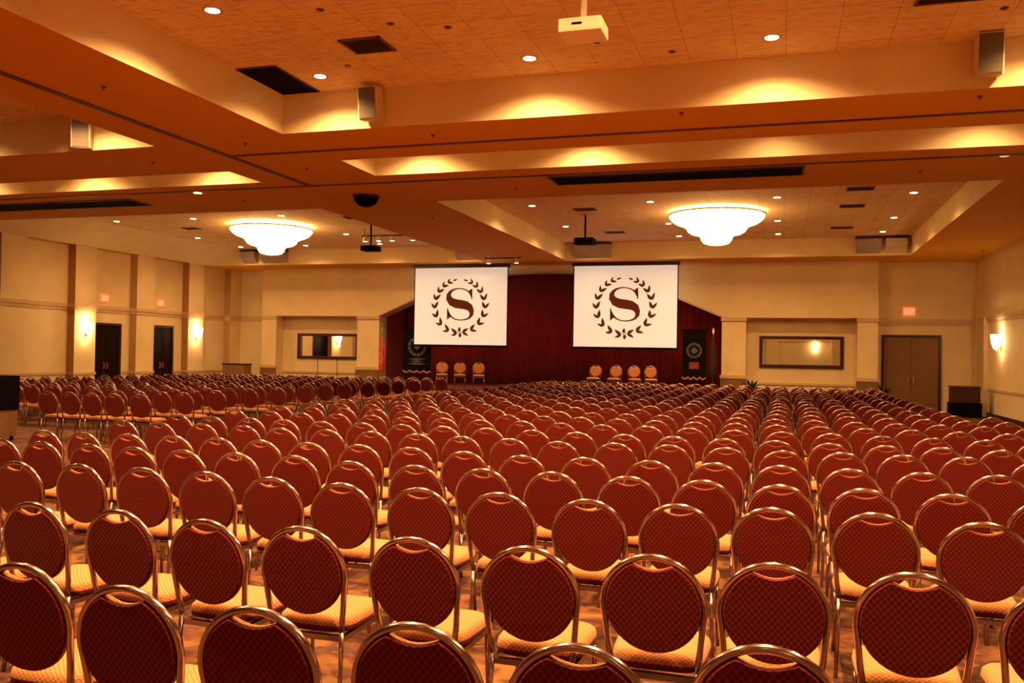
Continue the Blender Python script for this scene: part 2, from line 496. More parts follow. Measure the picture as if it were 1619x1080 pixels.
# ------------------------------------------------------------------ exit signs
LET = {'E': ['111', '100', '111', '100', '111'], 'X': ['101', '101', '010', '101', '101'], 'I': ['111', '010', '010', '010', '111'], 'T': ['111', '010', '010', '010', '010']}
def exit_sign(loc, rz, label):
    t = thing('exit_sign', label, 'exit sign', loc, rz, 'red exit signs high on the walls')
    bm = B(); bx(bm, -0.19, 0.19, -0.05, 0.0, -0.14, 0.14, 0, 0.008); obj('sign_face', bm, M['exit'], t)
    bm = B()
    for i, ch in enumerate('EXIT'):
        for r, row in enumerate(LET[ch]):
            for c, v_ in enumerate(row):
                if v_ == '1':
                    x = -0.155 + i * 0.08 + c * 0.021; z = 0.08 - r * 0.034
                    bx(bm, x, x + 0.021, -0.056, -0.05, z - 0.034, z)
    obj('lettering', bm, M['exitletter'], t, weld=False)
exit_sign((XL, 24.9, e(1.70)), pi / 2, 'small red lit exit sign above the dark door nearer the camera')
exit_sign((XL, 27.75, e(1.70)), pi / 2, 'small red lit exit sign above the far dark door of the left wall')
exit_sign((4.10, YREC, e(1.68)), 0, 'red lit exit sign above the brown double door in the right recess')

# ------------------------------------------------------------------ mirrors
def mirror(x0, x1, z0, z1, label):
    cx, cz = (x0 + x1) / 2, (z0 + z1) / 2
    t = thing('wall_mirror', label, 'mirror', (cx, 32.38, z0), 0, 'framed mirrors in the niches')
    w2, h = (x1 - x0) / 2, z1 - z0
    bm = B(); b_ = 0.11
    bx(bm, -w2, w2, -0.07, 0, 0, b_, 0, 0.01); bx(bm, -w2, w2, -0.07, 0, h - b_, h, 0, 0.01)
    bx(bm, -w2, -w2 + b_, -0.07, 0, b_, h - b_, 0, 0.01); bx(bm, w2 - b_, w2, -0.07, 0, b_, h - b_, 0, 0.01)
    obj('mirror_frame', bm, M['framewood'], t)
    bm = B(); bx(bm, -w2 + b_, w2 - b_, -0.03, -0.01, b_, h - b_); obj('mirror_glass', bm, M['mirror'], t)
mirror(-19.28, -16.48, e(-0.32), e(0.72), 'wide dark-framed mirror in the left niche reflecting dark doors and a lit sconce')
mirror(-0.78, 2.02, e(-0.31), e(0.80), 'wide dark-framed mirror in the right niche with a single bright lamp reflected')

# ------------------------------------------------------------------ sconces
def make_sconce():
    t = thing('wall_sconce', '', 'wall lamp', (0, 0, 0), 0, 'glowing wall sconces')
    bm = B(); bx(bm, -0.06, 0.06, 0, 0.03, -0.30, 0.12, 0, 0.01); obj('back_plate', bm, M['brass'], t)
    bm = B()
    lathe(bm, [(0.005, -0.24), (0.05, -0.22), (0.09, -0.14), (0.12, -0.02), (0.14, 0.12), (0.15, 0.20), (0.13, 0.20), (0.10, -0.02), (0.03, -0.18)], 16, (0, 0.16, 0))
    obj('glass_bowl', bm, M['sconceglass'], t)
    ld = bpy.data.lights.new('sconce_lamp', 'POINT'); ld.energy = P_SCONCE; ld.color = (1.0, 0.55, 0.22); ld.shadow_soft_size = 0.07
    lo = bpy.data.objects.new('sconce_lamp', ld); COL.objects.link(lo); lo.parent = t; lo.location = (0, 0.15, 0.30)
    lo = bpy.data.objects.new('sconce_lamp', ld); COL.objects.link(lo); lo.parent = t; lo.location = (0, 0.17, -0.34)
    bm = B(); tube(bm, [(0, 0.03, -0.26), (0, 0.12, -0.28), (0, 0.16, -0.24)], 0.012); obj('arm', bm, M['brass'], t)
    return t
sc0 = make_sconce()
zS = e(0.62)
sc0.location = (XLP, 23.74, zS); sc0.rotation_euler = (0, 0, -pi / 2)
sc0['label'] = 'glowing sconce on the left-wall pilaster before the nearer dark door'
copy_tree(sc0, (XLP, 29.50, zS), -pi / 2, 'glowing sconce on the left-wall pilaster after the farther dark door')
copy_tree(sc0, (XR, 28.78, zS), pi / 2, 'glowing sconce alone on the right wall')
copy_tree(sc0, (2.42, YREAR, e(0.95)), 0, 'glowing sconce on the wall behind the camera, seen in the right mirror')

# ------------------------------------------------------------------ stage, curtain, stage things
t = thing('stage_platform', 'low dark red stage platform in front of the burgundy curtain', 'stage', (-8.7, 28.4, 0))
bm = B(); bx(bm, -6.6, 6.6, 0, 3.35, 0.42, 0.48, 0, 0.01); bx(bm, -6.6, 6.6, 3.35, 6.5, 0.42, 0.48); obj('deck', bm, M['stagewood'], t)
bm = B()
for k in range(132):
    x = -6.58 + k * 0.1
    bx(bm, x, x + 0.07, 0.03, 0.07, 0.0, 0.42)
bx(bm, -6.58, 6.58, 0.07, 0.10, 0, 0.42); bx(bm, -6.58, -6.55, 0.1, 3.3, 0, 0.42); bx(bm, 6.55, 6.58, 0.1, 3.3, 0, 0.42)
obj('skirt', bm, M['velour'], t)
bm = B(); n = 520
front = []
for k in range(n + 1):
    x = OX0 + 0.12 + (OX1 - OX0 - 0.24) * k / n
    front.append((x, 34.3 + 0.014 * sin(k * 0.62) + 0.02 * sin(k * 0.21)))
for (a, b_) in zip(front, front[1:]):
    f = quad(bm, [(a[0], a[1], 0.5), (b_[0], b_[1], 0.5), (b_[0], b_[1], H0 - 0.06), (a[0], a[1], H0 - 0.06)]); f.smooth = True
o = obj('stage_curtain', bm, M['velour']); tag(o, 'tall burgundy curtain filling the arched stage opening', 'curtain')
sol = o.modifiers.new('thickness', 'SOLIDIFY'); sol.thickness = 0.02

def banner(loc, w_, h_, label, red):
    t = thing('hanging_banner', label, 'banner', loc, 0, 'dark banners on stands beside the stage')
    bm = B(); bx(bm, -w_ / 2, w_ / 2, -0.01, 0.01, 0.18, h_, 0, 0.004); obj('cloth', bm, M['banner'], t)
    bm = B(); tube(bm, [(-w_ / 2 - 0.08, 0, h_ + 0.02), (w_ / 2 + 0.08, 0, h_ + 0.02)], 0.018); tube(bm, [(0, 0.05, -0.27), (0, 0.05, h_ + 0.02)], 0.015)
    bx(bm, -0.25, 0.25, -0.12, 0.22, -0.30, -0.27); obj('stand', bm, M['black'], t)
    bm = B(); pts = []
    ns = 4
    for k in range(ns):
        x0 = -w_ / 2 + w_ * k / ns; ww = w_ / ns
        pts = [(x0 + ww * j / 8, -0.014, 0.20 - 0.07 * sin(pi * j / 8)) for j in range(9)]
        top = [(p[0], p[1], p[2] + 0.05) for p in pts][::-1]
        prism(bm, pts + top, (0, 0.028, 0))
    obj('fringe', bm, M['fringe'], t)
    bm = B(); cx = 0.0
    for k in range(12):                                   # round woven crest ring
        a0, a1 = 2 * pi * k / 12, 2 * pi * (k + 0.8) / 12
        cz = h_ * 0.62; r0, r1 = w_ * 0.24, w_ * 0.33
        prism(bm, [(cx + r0 * cos(a0), -0.016, cz + r0 * sin(a0)), (cx + r1 * cos(a0), -0.016, cz + r1 * sin(a0)), (cx + r1 * cos(a1), -0.016, cz + r1 * sin(a1)), (cx + r0 * cos(a1), -0.016, cz + r0 * sin(a1))], (0, 0.006, 0))
    prism(bm, [(-0.14, -0.016, h_ * 0.62), (0, -0.016, h_ * 0.62 - 0.13), (0.14, -0.016, h_ * 0.62), (0, -0.016, h_ * 0.62 + 0.13)], (0, 0.006, 0))
    obj('crest', bm, M['crest'], t)
    bm = B()
    if red: bx(bm, -w_ * 0.2, w_ * 0.2, -0.017, -0.01, h_ * 0.27, h_ * 0.40)
    else:
        for zz, ww in ((0.36, 0.36), (0.31, 0.28), (0.26, 0.4)):
            prism(bm, [(-ww * w_, -0.017, h_ * zz), (0, -0.017, h_ * (zz - 0.02)), (ww * w_, -0.017, h_ * zz), (0, -0.017, h_ * (zz + 0.025))], (0, 0.006, 0))
    obj('lettering_panel', bm, M['crestred'] if red else M['crest'], t)
banner((-13.45, 31.3, 0.78), 1.15, 1.85, 'dark crested banner with pale scalloped fringe behind the left screen', False)
banner((-2.95, 31.3, 0.78), 0.82, 1.86, 'dark banner with round crest and red panel right of the right screen', True)

def flag(loc, label, cloth, h_=2.25, top=M['brass']):
    t = thing('furled_flag', label, 'flag', loc, 0, 'furled flags on poles beside the stage')
    bm = B(); tube(bm, [(0, 0, 0.03), (0, 0, h_)], 0.014); lathe(bm, [(0.005, 0), (0.16, 0), (0.16, 0.03), (0.03, 0.06), (0.02, 0.12)], 16); obj('pole', bm, M['brass'], t)
    bm = B(); lathe(bm, [(0.002, h_ + 0.2), (0.03, h_ + 0.12), (0.045, h_ + 0.06), (0.02, h_), (0.035, h_ - 0.02), (0.002, h_ - 0.03)], 10); obj('finial', bm, top, t)
    bm = B(); prof = [(0.03, 0), (0.10, 0.1), (0.12, 0.5), (0.09, 1.0), (0.05, 1.3), (0.02, 1.42)]
    rings = []
    for r, z in prof:
        rings.append([bm.verts.new(((r * (1 + 0.25 * sin(5 * a))) * cos(a), (r * (1 + 0.25 * sin(5 * a))) * sin(a), h_ - 1.55 + z)) for a in [2 * pi * k / 30 for k in range(30)]])
    for A, Bq in zip(rings, rings[1:]):
        for k in range(30):
            f = bm.faces.new([A[k], A[(k + 1) % 30], Bq[(k + 1) % 30], Bq[k]]); f.smooth = True
    obj('flag_cloth', bm, cloth, t)
flag((-14.78, 31.0, 0.48), 'furled red and white flag on a brass pole at the stage opening left edge', M['flagcloth'], 1.98)
flag((-2.28, 31.0, 0.48), 'furled dark flag with bright finial right of the crested banner', M['darkflag'], 2.05, M['white'])

# ------------------------------------------------------------------ projection screens with the wreathed letter
def lens_leaf(bm, px, pz, ang, L, Wd, y, d=0.006):
    """pointed leaf starting at (px,pz) growing along ang"""
    ux, uz = cos(ang), sin(ang); vx, vz = -uz, ux
    up, dn = [], []
    for k in range(9):
        t_ = k / 8.0
        h = Wd * (sin(pi * t_ ** 0.75)) * 0.5
        up.append((px + ux * L * t_ + vx * h, y, pz + uz * L * t_ + vz * h))
        if 0 < k < 8: dn.append((px + ux * L * t_ - vx * h * 0.55, y, pz + uz * L * t_ - vz * h * 0.55))
    prism(bm, up + dn[::-1], (0, d, 0))
def screen(cx, label, ):
    t = thing('projection_screen', label, 'projection screen', (cx, 30.92, e(0.30)), 0, 'lit projection screens with the wreathed S')
    W2, Hh = 1.84, 2.93
    bm = B(); bx(bm, -W2, W2, -0.004, 0.004, 0.02, Hh - 0.02); sc = obj('screen_fabric', bm, M['screen'], t)
    bm = B(); bx(bm, -W2 - 0.09, W2 + 0.09, -0.07, 0.07, Hh - 0.02, Hh + 0.10, 0, 0.015); obj('screen_housing', bm, M['framewood'], t)
    bm = B()
    bx(bm, -W2 - 0.035, -W2, -0.006, 0.006, -0.03, Hh); bx(bm, W2, W2 + 0.035, -0.006, 0.006, -0.03, Hh); bx(bm, -W2, W2, -0.006, 0.006, -0.03, 0.02)
    bm_ = obj('black_border', bm, M['black'], t)
    bm = B(); tube(bm, [(-W2 - 0.03, 0, -0.04), (W2 + 0.03, 0, -0.04)], 0.022); obj('weight_bar', bm, M['black'], t)
    # the letter: serifed S laid out from a variable-width stroke (units: 1/343 of its width)
    k_ = 1.0 / 302.0; ox, oz = 665.0, 490.0; Zc = 1.47
    def q(x, z, y=-0.012): return ((x - ox) * k_, y, Zc + (oz - z) * k_)
    stroke = [(803, 398, 3), (795, 365, 10), (775, 335, 9), (745, 312, 7), (705, 297, 6), (660, 290, 5.5), (615, 293, 7), (575, 306, 11), (545, 328, 17), (525, 360, 26), (528, 400, 36),
              (560, 440, 46), (615, 462, 50), (680, 470, 50), (735, 480, 48), (780, 505, 42), (803, 545, 30), (803, 585, 22), (785, 615, 14), (755, 634, 9), (715, 645, 6.5), (670, 648, 5.5),
              (625, 643, 6), (585, 628, 7), (552, 602, 9), (530, 570, 9), (517, 530, 3)]
    # normals of the thick spine lean towards vertical so its width is measured top to bottom
    P = [Vector((x, z)) for x, z, _ in stroke]; Lf, Rt = [], []
    for i, (x, z, hw) in enumerate(stroke):
        tt = (P[min(i + 1, len(P) - 1)] - P[max(i - 1, 0)]).normalized(); nn = Vector((-tt.y, tt.x))
        Lf.append(P[i] + nn * hw); Rt.append(P[i] - nn * hw)
    bm = B()
    for i in range(len(P) - 1):
        for sub in range(3):
            a, c = sub / 3.0, (sub + 1) / 3.0
            pts = [Lf[i].lerp(Lf[i + 1], a), Lf[i].lerp(Lf[i + 1], c), Rt[i].lerp(Rt[i + 1], c), Rt[i].lerp(Rt[i + 1], a)]
            prism(bm, [q(p.x, p.y) for p in pts], (0, 0.006, 0))
    for tri in ([(786, 300), (808, 293), (810, 415), (800, 412), (792, 360), (765, 322)], [(508, 515), (519, 515), (530, 570), (560, 608), (528, 628), (520, 640), (509, 642)]):
        prism(bm, [q(x, z) for x, z in tri], (0, 0.006, 0))
    obj('letter_s', bm, M['mark'], t, weld=False)
    bm = B(); Rw = 303 * k_
    for side in (-1, 1):
        for k, deg in enumerate((6, 25, 46, 65.5, 85, 103, 120, 136, 150, 163)):
            th = radians(deg)                              # measured from the bottom, climbing the side
            px, pz = side * Rw * sin(th), Zc - Rw * cos(th)
            tang = math.atan2(sin(th), side * cos(th))     # direction of travel
            g = (1, 1, 1, 1, 1, 1, 0.92, 0.82, 0.74, 1)[k]
            if k < 9:
                lens_leaf(bm, px, pz, tang + side * 0.50, 0.30 * g, 0.150 * g, -0.012)
                lens_leaf(bm, px, pz, tang - side * 0.55, 0.27 * g, 0.125 * g, -0.012)
            else:
                lens_leaf(bm, px, pz - 0.01, tang, 0.19, 0.085, -0.012)
    zb = Zc - 297 * k_
    for a in (0, pi / 2, pi, 3 * pi / 2):
        L = 0.19 if a in (pi / 2, 3 * pi / 2) else 0.07
        lens_leaf(bm, cos(a) * 0.02, zb + sin(a) * 0.02, a, L, 0.15 if L > 0.1 else 0.05, -0.012)
    obj('laurel_wreath', bm, M['mark'], t, weld=False)
    bm = B()
    for s in (-1, 1): tube(bm, [(s * 1.6, 0, Hh + 0.09), (s * 1.6, 0, e(3.35) - e(0.30))], 0.012)
    obj('hanger', bm, M['black'], t)
    return t
screen(-11.57, 'lit white projection screen with brown wreathed letter S, left of the curtain centre')
screen(-5.36, 'lit white projection screen with brown wreathed letter S, right of the curtain centre')

# ------------------------------------------------------------------ ceiling equipment
def slot_screen(n, x0, x1, y0, y1):      # black slots the rolled-up screens drop through
    bm = B(); bx(bm, x0, x1, y0, y1, H0 - 0.012, H0 + 0.01); rim = 0.04
    bx(bm, x0 - rim, x1 + rim, y0 - rim, y0, H0 - 0.02, H0, 1); bx(bm, x0 - rim, x1 + rim, y1, y1 + rim, H0 - 0.02, H0, 1)
    bx(bm, x0 - rim, x0, y0, y1, H0 - 0.02, H0, 1); bx(bm, x1, x1 + rim, y0, y1, H0 - 0.02, H0, 1)
    struct('trim_%d' % n, bm, [M['black'], M['slot']])
slot_screen(9, -4.22, 0.29, 15.98, 16.68)
slot_screen(10, -18.6, -14.15, 16.35, 17.1)

def vent(x0, x1, y0, y1, label, grp='dark ceiling vents', z=None):
    z = H1 if z is None else z
    t = thing('ceiling_vent', label, 'vent', ((x0 + x1) / 2, (y0 + y1) / 2, z), 0, grp)
    w2, h2 = (x1 - x0) / 2, (y1 - y0) / 2
    bm = B(); bx(bm, -w2, w2, -h2, -h2 + 0.03, -0.02, 0); bx(bm, -w2, w2, h2 - 0.03, h2, -0.02, 0); bx(bm, -w2, -w2 + 0.03, -h2, h2, -0.02, 0); bx(bm, w2 - 0.03, w2, -h2, h2, -0.02, 0)
    obj('vent_frame', bm, M['vent_frame'], t)
    bm = B(); bx(bm, -w2 + 0.03, w2 - 0.03, -h2 + 0.03, h2 - 0.03, -0.006, 0.0)
    k = -h2 + 0.06
    while k < h2 - 0.05:
        bx(bm, -w2 + 0.03, w2 - 0.03, k, k + 0.012, -0.018, -0.004); k += 0.06
    obj('louvre_grille', bm, M['vent'], t)
def blackpanel(x0, x1, y0, y1, label):
    t = thing('ceiling_panel', label, 'ceiling panel', ((x0 + x1) / 2, (y0 + y1) / 2, H1))
    w2, h2 = (x1 - x0) / 2, (y1 - y0) / 2
    bm = B(); bx(bm, -w2, w2, -h2, h2, -0.015, 0); obj('panel', bm, M['black'], t)
    bm = B(); bx(bm, w2, w2 + 0.02, -h2, h2, -0.02, 0); bx(bm, -w2, w2, -h2 - 0.02, -h2, -0.02, 0); obj('panel_rim', bm, M['slot'], t)
blackpanel(-7.40, -6.78, 10.62, 11.84, 'black rectangular opening in the corner of the nearest coffer')
vent(-5.44, -4.86, 9.93, 10.46, 'square dark louvred vent in the nearest coffer ceiling')
vent(1.35, 2.2, 10.2, 10.56, 'dark vent at the top picture edge in the nearest coffer')
RV = [(1.37, 1.97, 21.4, 21.8, 'dark vent right of the right chandelier, nearest of its line of three'),
      (1.36, 1.97, 23.8, 24.2, 'dark vent right of the right chandelier, middle of its line of three'),
      (1.34, 1.96, 27.7, 28.1, 'dark vent right of the right chandelier, farthest of its line of three'),
      (-5.44, -4.84, 23.0, 23.4, 'dark vent left of the right chandelier beside the projector pole'),
      (-5.46, -4.84, 27.5, 27.9, 'dark vent behind the far projector and right of its lamp'),
      (-12.38, -11.78, 23.1, 23.5, 'dark vent right of the left chandelier'),
      (-18.85, -18.28, 24.2, 24.6, 'dark vent left of the left chandelier')]
for x0, x1, y0, y1, lb in RV: vent(x0, x1, y0, y1, lb)
# grey cloth loudspeaker boxes against the far coffer face, each under a dark top grille
def box_speaker(x0, x1, label, z0=e(3.42), z1=e(3.86), y=30.2, mat='grey'):
    t = thing('loudspeaker_box', label, 'loudspeaker', ((x0 + x1) / 2, y, z0), 0, 'grey loudspeaker boxes on the far ceiling face')
    w2, h = (x1 - x0) / 2, z1 - z0
    bm = B(); prism(bm, [(-w2, -0.02, 0.0), (-w2, 0.0, 0.0), (-w2, 0.0, h), (-w2, -0.30, h), (-w2, -0.27, h * 0.5)], (2 * w2, 0, 0)); obj('cabinet', bm, M[mat], t)
    bm = B(); bx(bm, -w2 - 0.02, w2 + 0.02, -0.34, 0.0, h, h + 0.07); obj('top_grille', bm, M['vent'], t)
box_speaker(-7.0, -5.75, 'wide grey loudspeaker box above the right screen')
box_speaker(2.22, 2.95, 'grey loudspeaker box left of the brown one at the coffer right corner')
box_speaker(3.08, 3.72, 'brownish loudspeaker box in the right corner of the far coffer', mat='cream')
box_speaker(-11.45, -10.66, 'grey loudspeaker box above the left screen')
box_speaker(-20.45, -19.85, 'grey loudspeaker box in the left corner of the far left coffer')
box_speaker(-19.6, -18.5, 'grey loudspeaker box behind the left chandelier')

def wall_speaker(loc, rz, tilt, label, w_=0.30, h_=0.48, d_2=0.24):
    t = thing('ceiling_speaker', label, 'loudspeaker', loc, rz, 'small loudspeakers on the coffer faces')
    bm = B(); bx(bm, -w_ / 2, w_ / 2, -d_2 - 0.06, -0.06, -h_ / 2, h_ / 2, 0, 0.02); c = obj('cabinet', bm, M['cream'], t)
    bm = B(); bx(bm, -w_ / 2 + 0.02, w_ / 2 - 0.02, -d_2 - 0.07, -d_2 - 0.055, -h_ / 2 + 0.02, h_ / 2 - 0.02); g = obj('grille', bm, M['grille'], t)
    bm = B(); bx(bm, -0.04, 0.04, -0.10, 0.0, -0.03, 0.03); obj('bracket', bm, M['black'], t)
    c.rotation_euler = (tilt, 0, 0); g.rotation_euler = (tilt, 0, 0)
wall_speaker((-5.85, 11.9, e(3.68)), 0.0, 0.12, 'tall cream loudspeaker on the near coffer face, left end')
wall_speaker((2.33, 11.9, e(3.72)), 0.0, 0.12, 'tall grey loudspeaker on the near coffer face, right end', 0.30, 0.5)
wall_speaker((-11.45, 12.15, e(3.62)), 0.55, 0.12, 'loudspeaker with bright side in the left coffer')

def projector(loc, label, top_z, shell, s=1.0, rz=0.0):
    t = thing('ceiling_projector', label, 'projector', loc, rz, 'projectors hanging from ceiling poles')
    bm = B(); bx(bm, -0.19 * s, 0.19 * s, -0.17 * s, 0.17 * s, 0.0, 0.12 * s, 0, 0.02); obj('body', bm, shell, t)
    bm = B(); bx(bm, -0.07 * s, 0.02 * s, -0.172 * s, -0.165 * s, 0.055 * s, 0.075 * s); obj('rear_mark', bm, M['black'], t)
    bm = B(); lathe(bm, [(0.002, 0), (0.05, 0), (0.05, 0.05), (0.002, 0.05)], 16)
    o = obj('lens', bm, M['black'], t); o.rotation_euler = (-pi / 2, 0, 0); o.location = (0.08 * s, 0.16 * s, 0.06 * s)
    bm = B(); tube(bm, [(0, 0, 0.11 * s), (0, 0, top_z - loc[2])], 0.026 if s >= 0.95 else 0.02, 10); obj('pole', bm, shell, t)
    bm = B(); lathe(bm, [(0.002, 0), (0.09, 0), (0.09, -0.02), (0.03, -0.04)], 14, (0, 0, top_z - loc[2])); obj('ceiling_plate', bm, M['trimring'], t)
projector((-1.62, 7.15, e(2.66)), 'ivory projector hanging on a pole at the top picture edge', H1, M['ivory'], 0.95)
projector((-12.08, 24.4, e(3.08)), 'dark far projector on a pole between left chandelier and left screen', H1, M['black'], 1.3)
projector((-5.30, 24.0, e(3.10)), 'dark far projector on a pole left of the right chandelier', H1, M['black'], 1.4)

t = thing('ceiling_dome', 'black half dome hanging from the soffit between the two chandeliers', 'dome', (-8.6, 17.1, H0))
bm = B(); lathe(bm, [(0.27, -0.03)] + [(0.26 * cos(radians(a)), -0.04 - 0.20 * sin(radians(a))) for a in range(0, 86, 9)] + [(0.002, -0.24)], 28); obj('dome_shell', bm, M['black'], t)
bm = B(); lathe(bm, [(0.002, 0), (0.30, 0), (0.30, -0.035), (0.26, -0.04)], 28); obj('mounting_ring', bm, M['vent'], t)

# sprinklers and small ceiling roses
SPR = [(-8.38, 9.2, H0, 'on the long soffit beam, nearest the camera'), (-8.36, 12.29, H0, 'on the long soffit beam beside the near coffer corner'),
       (-1.36, 12.13, H0, 'on the near cross beam below the hanging projector'), (2.34, 12.25, H0, 'on the near cross beam at the right'),
       (-8.38, 14.26, H0, 'left of the narrow coffer end'), (-5.17, 12.5, H0, 'on the near cross beam left of centre'),
       (-5.16, 16.9, H0, 'left end of the long black slot'), (2.28, 16.83, H0, 'right of the long black slot'),
       (-11.6, 17.04, H0, 'in front of the left chandelier'), (-8.33, 20.2, H0, 'on the beam between the chandeliers'),
       (5.7, 29.2, H0, 'in the far right soffit corner'), (-10.9, 13.2, H0, 'between the two left coffers'),
       (-5.16, 9.0, H1, 'left of the square vent'), (-4.55, 9.6, H1, 'just right of the square vent'), (-3.92, 9.88, H1, 'second right of the square vent'),
       (-1.41, 11.4, H1, 'at the near coffer far edge'), (2.32, 10.9, H1, 'at the top right picture corner'), (-5.79, 10.88, H1, 'beside the near coffer left speaker')]
bm = B(); lathe(bm, [(0.002, 0), (0.045, 0), (0.045, -0.012), (0.014, -0.02), (0.012, -0.05), (0.03, -0.055), (0.03, -0.06), (0.002, -0.06)], 12)
spr_mesh = None
for x, y, z, lb in SPR:
    if spr_mesh is None:
        o = obj('sprinkler_head', bm, M['vent_frame']); spr_mesh = o
    else:
        o = spr_mesh.copy(); COL.objects.link(o)
    o.location = (x, y, z); o.scale = (0.8, 0.8, 0.6) if z < H1 else (1.1, 1.1, 0.25); tag(o, 'small dark sprinkler head ' + lb, 'sprinkler', 'sprinkler heads')

# ------------------------------------------------------------------ downlights
def make_downlight():
    t = thing('downlight', '', 'ceiling light', (0, 0, 0), 0, 'recessed downlights')
    bm = B(); lathe(bm, [(0.085, -0.004), (0.115, -0.004), (0.118, 0.0), (0.085, 0.0)], 24); obj('trim_ring', bm, M['trimring'], t)
    bm = B(); lathe(bm, [(0.001, -0.006), (0.084, -0.006)], 20); obj('lamp', bm, M['bulb'], t)
    return t
dl0 = make_downlight()
first = [True]
def downlight(x, y, z, power, label, group, size=1.0, dim=False, spot=True):
    if first[0]:
        t = dl0; t.location = (x, y, z); first[0] = False
        t['label'] = label; t['group'] = group; t.scale = (size, size, 1)
    else:
        t = copy_tree(dl0, (x, y, z), 0, label, group, (size, size, 1))
    if dim:
        for ch in t.children:
            if ch.name.startswith('lamp'):
                ch.data = DIMLAMP
    if spot:
        key = round(power, 1)
        if key not in LD:
            ld = bpy.data.lights.new('downlight_beam', 'SPOT'); ld.energy = power; ld.color = LAMP
            ld.spot_size = radians(147); ld.spot_blend = 1.0; ld.shadow_soft_size = 0.085
            LD[key] = ld
        lo = bpy.data.objects.new('downlight_beam', LD[key]); COL.objects.link(lo); lo.parent = t; lo.location = (0, 0, -0.02)
LD = {}
bm = B(); lathe(bm, [(0.001, -0.006), (0.084, -0.006)], 20); _d = obj('lamp_dim', bm, M['dimbulb']); DIMLAMP = _d.data; bpy.data.objects.remove(_d)
XM = [-6.40, -3.27, -0.17, 2.90]; XLL = [-20.2, -17.15, -14.05, -10.9]
FAR = ['farthest', 'second farthest', 'third farthest', 'fourth farthest']
COLN = ['leftmost', 'second from left', 'third from left', 'rightmost']
for i, x in enumerate(XM):  # unseen row, added to brighten the rear wall and its mirror image
    downlight(x, -4.4, H1, P_DOWN * 0.12, 'added unseen downlight in the coffer behind the camera, %s of its row' % COLN[i], 'added rear coffer downlights')
for j, (y, pw) in enumerate(((11.2, 0.52), (8.7, 1.1), (5.6, 1.25), (2.4, 1.15))):
    for i, x in enumerate(XM):
        downlight(x, y, H1, P_DOWN * pw * (1, 1, 1, 0.7)[i], 'round lit downlight in the nearest coffer, %s in its %s row' % (COLN[i], FAR[j]), 'nearest coffer downlights')
for i, x in enumerate(XM):
    downlight(x, 14.5, H1, P_DOWN * (0.48, 0.42, 0.03, 0.16)[i], 'lit downlight hidden in the narrow middle coffer, %s of its row' % COLN[i], 'middle coffer downlights')
for j, y in enumerate((22.4, 26.2, 29.0)):
    for i, x in enumerate(XM):
        downlight(x, y, H1, P_DOWN * (0.34, 0.32, 0.22)[j] * (1, 1, 1, 0.3)[i], 'small lit downlight in the right chandelier coffer, %s of the %s row' % (COLN[i], ORD[j + 1]), 'right far coffer downlights')
for j, y in enumerate((11.4, 8.0, 4.4)):
    for i, x in enumerate(XLL):
        downlight(x, y, H1, P_DOWN * (0.55, 0.4, 0.4)[j] * (0.15, 0.25, 0.8, 1)[i], 'lit downlight in the near left coffer, %s in its %s row' % (COLN[i], FAR[j]), 'near left coffer downlights')
for i, x in enumerate(XLL):
    downlight(x, 14.65, H1, P_DOWN * 0.26, 'lit downlight hidden in the narrow left coffer, %s of its row' % COLN[i], 'narrow left coffer downlights')
for j, y in enumerate((22.6, 26.6, 29.2)):
    for i, x in enumerate((-19.97, -17.15, -14.1, -11.0)):
        downlight(x, y, H1, P_DOWN * (0.16, 0.15, 0.14)[j], 'small lit downlight in the left chandelier coffer, %s of the %s row' % (COLN[i], ORD[j + 1]), 'left far coffer downlights')
downlight(-12.04, 16.0, H0, P_DOWN * 0.3, 'lone lit downlight in the soffit before the left chandelier', 'soffit downlights')
downlight(3.2, 13.15, H0, 0, 'dimmed downlight on the nearer track line by the right picture edge', 'soffit downlights', 0.8, True, False)
downlight(3.4, 15.9, H0, 0, 'dimmed downlight on the farther track line by the right picture edge', 'soffit downlights', 0.8, True, False)

# track spotlights near the stage
def track(loc, heads, label, length, up):
    t = thing('track_light', label, 'track light', loc, 0, 'track lights before the stage')
    bm = B(); bx(bm, -length / 2, length / 2, -0.02, 0.02, 0.0, 0.04)
    for s in (-1, 1): tube(bm, [(s * length * 0.45, 0, 0.04), (s * length * 0.45, 0, up)], 0.01, 6)
    obj('track_bar', bm, M['vent'], t)
    for hx in heads:
        bm = B(); lathe(bm, [(0.03, 0.12), (0.05, 0.10), (0.075, -0.02), (0.08, -0.04), (0.07, -0.035)], 14, (hx, -0.02, -0.12)); tube(bm, [(hx, 0, 0.0), (hx, 0, -0.05)], 0.012, 6)
        h = obj('spot_head', bm, M['white'], t)
        bm = B(); lathe(bm, [(0.001, -0.03), (0.07, -0.035)], 14, (hx, -0.02, -0.12)); obj('lamp_face', bm, M['bulb'], h)
track((-11.9, 25.3, e(3.66)), [-0.82, -0.35, 0.12, 0.82], 'track with four lit spot heads right of the left chandelier', 1.9, H1 - e(3.66))
track((-9.15, 28.5, e(3.25)), [-0.5, 0.5], 'short track with two lit spot heads under the centre beam', 1.3, H0 - e(3.25))

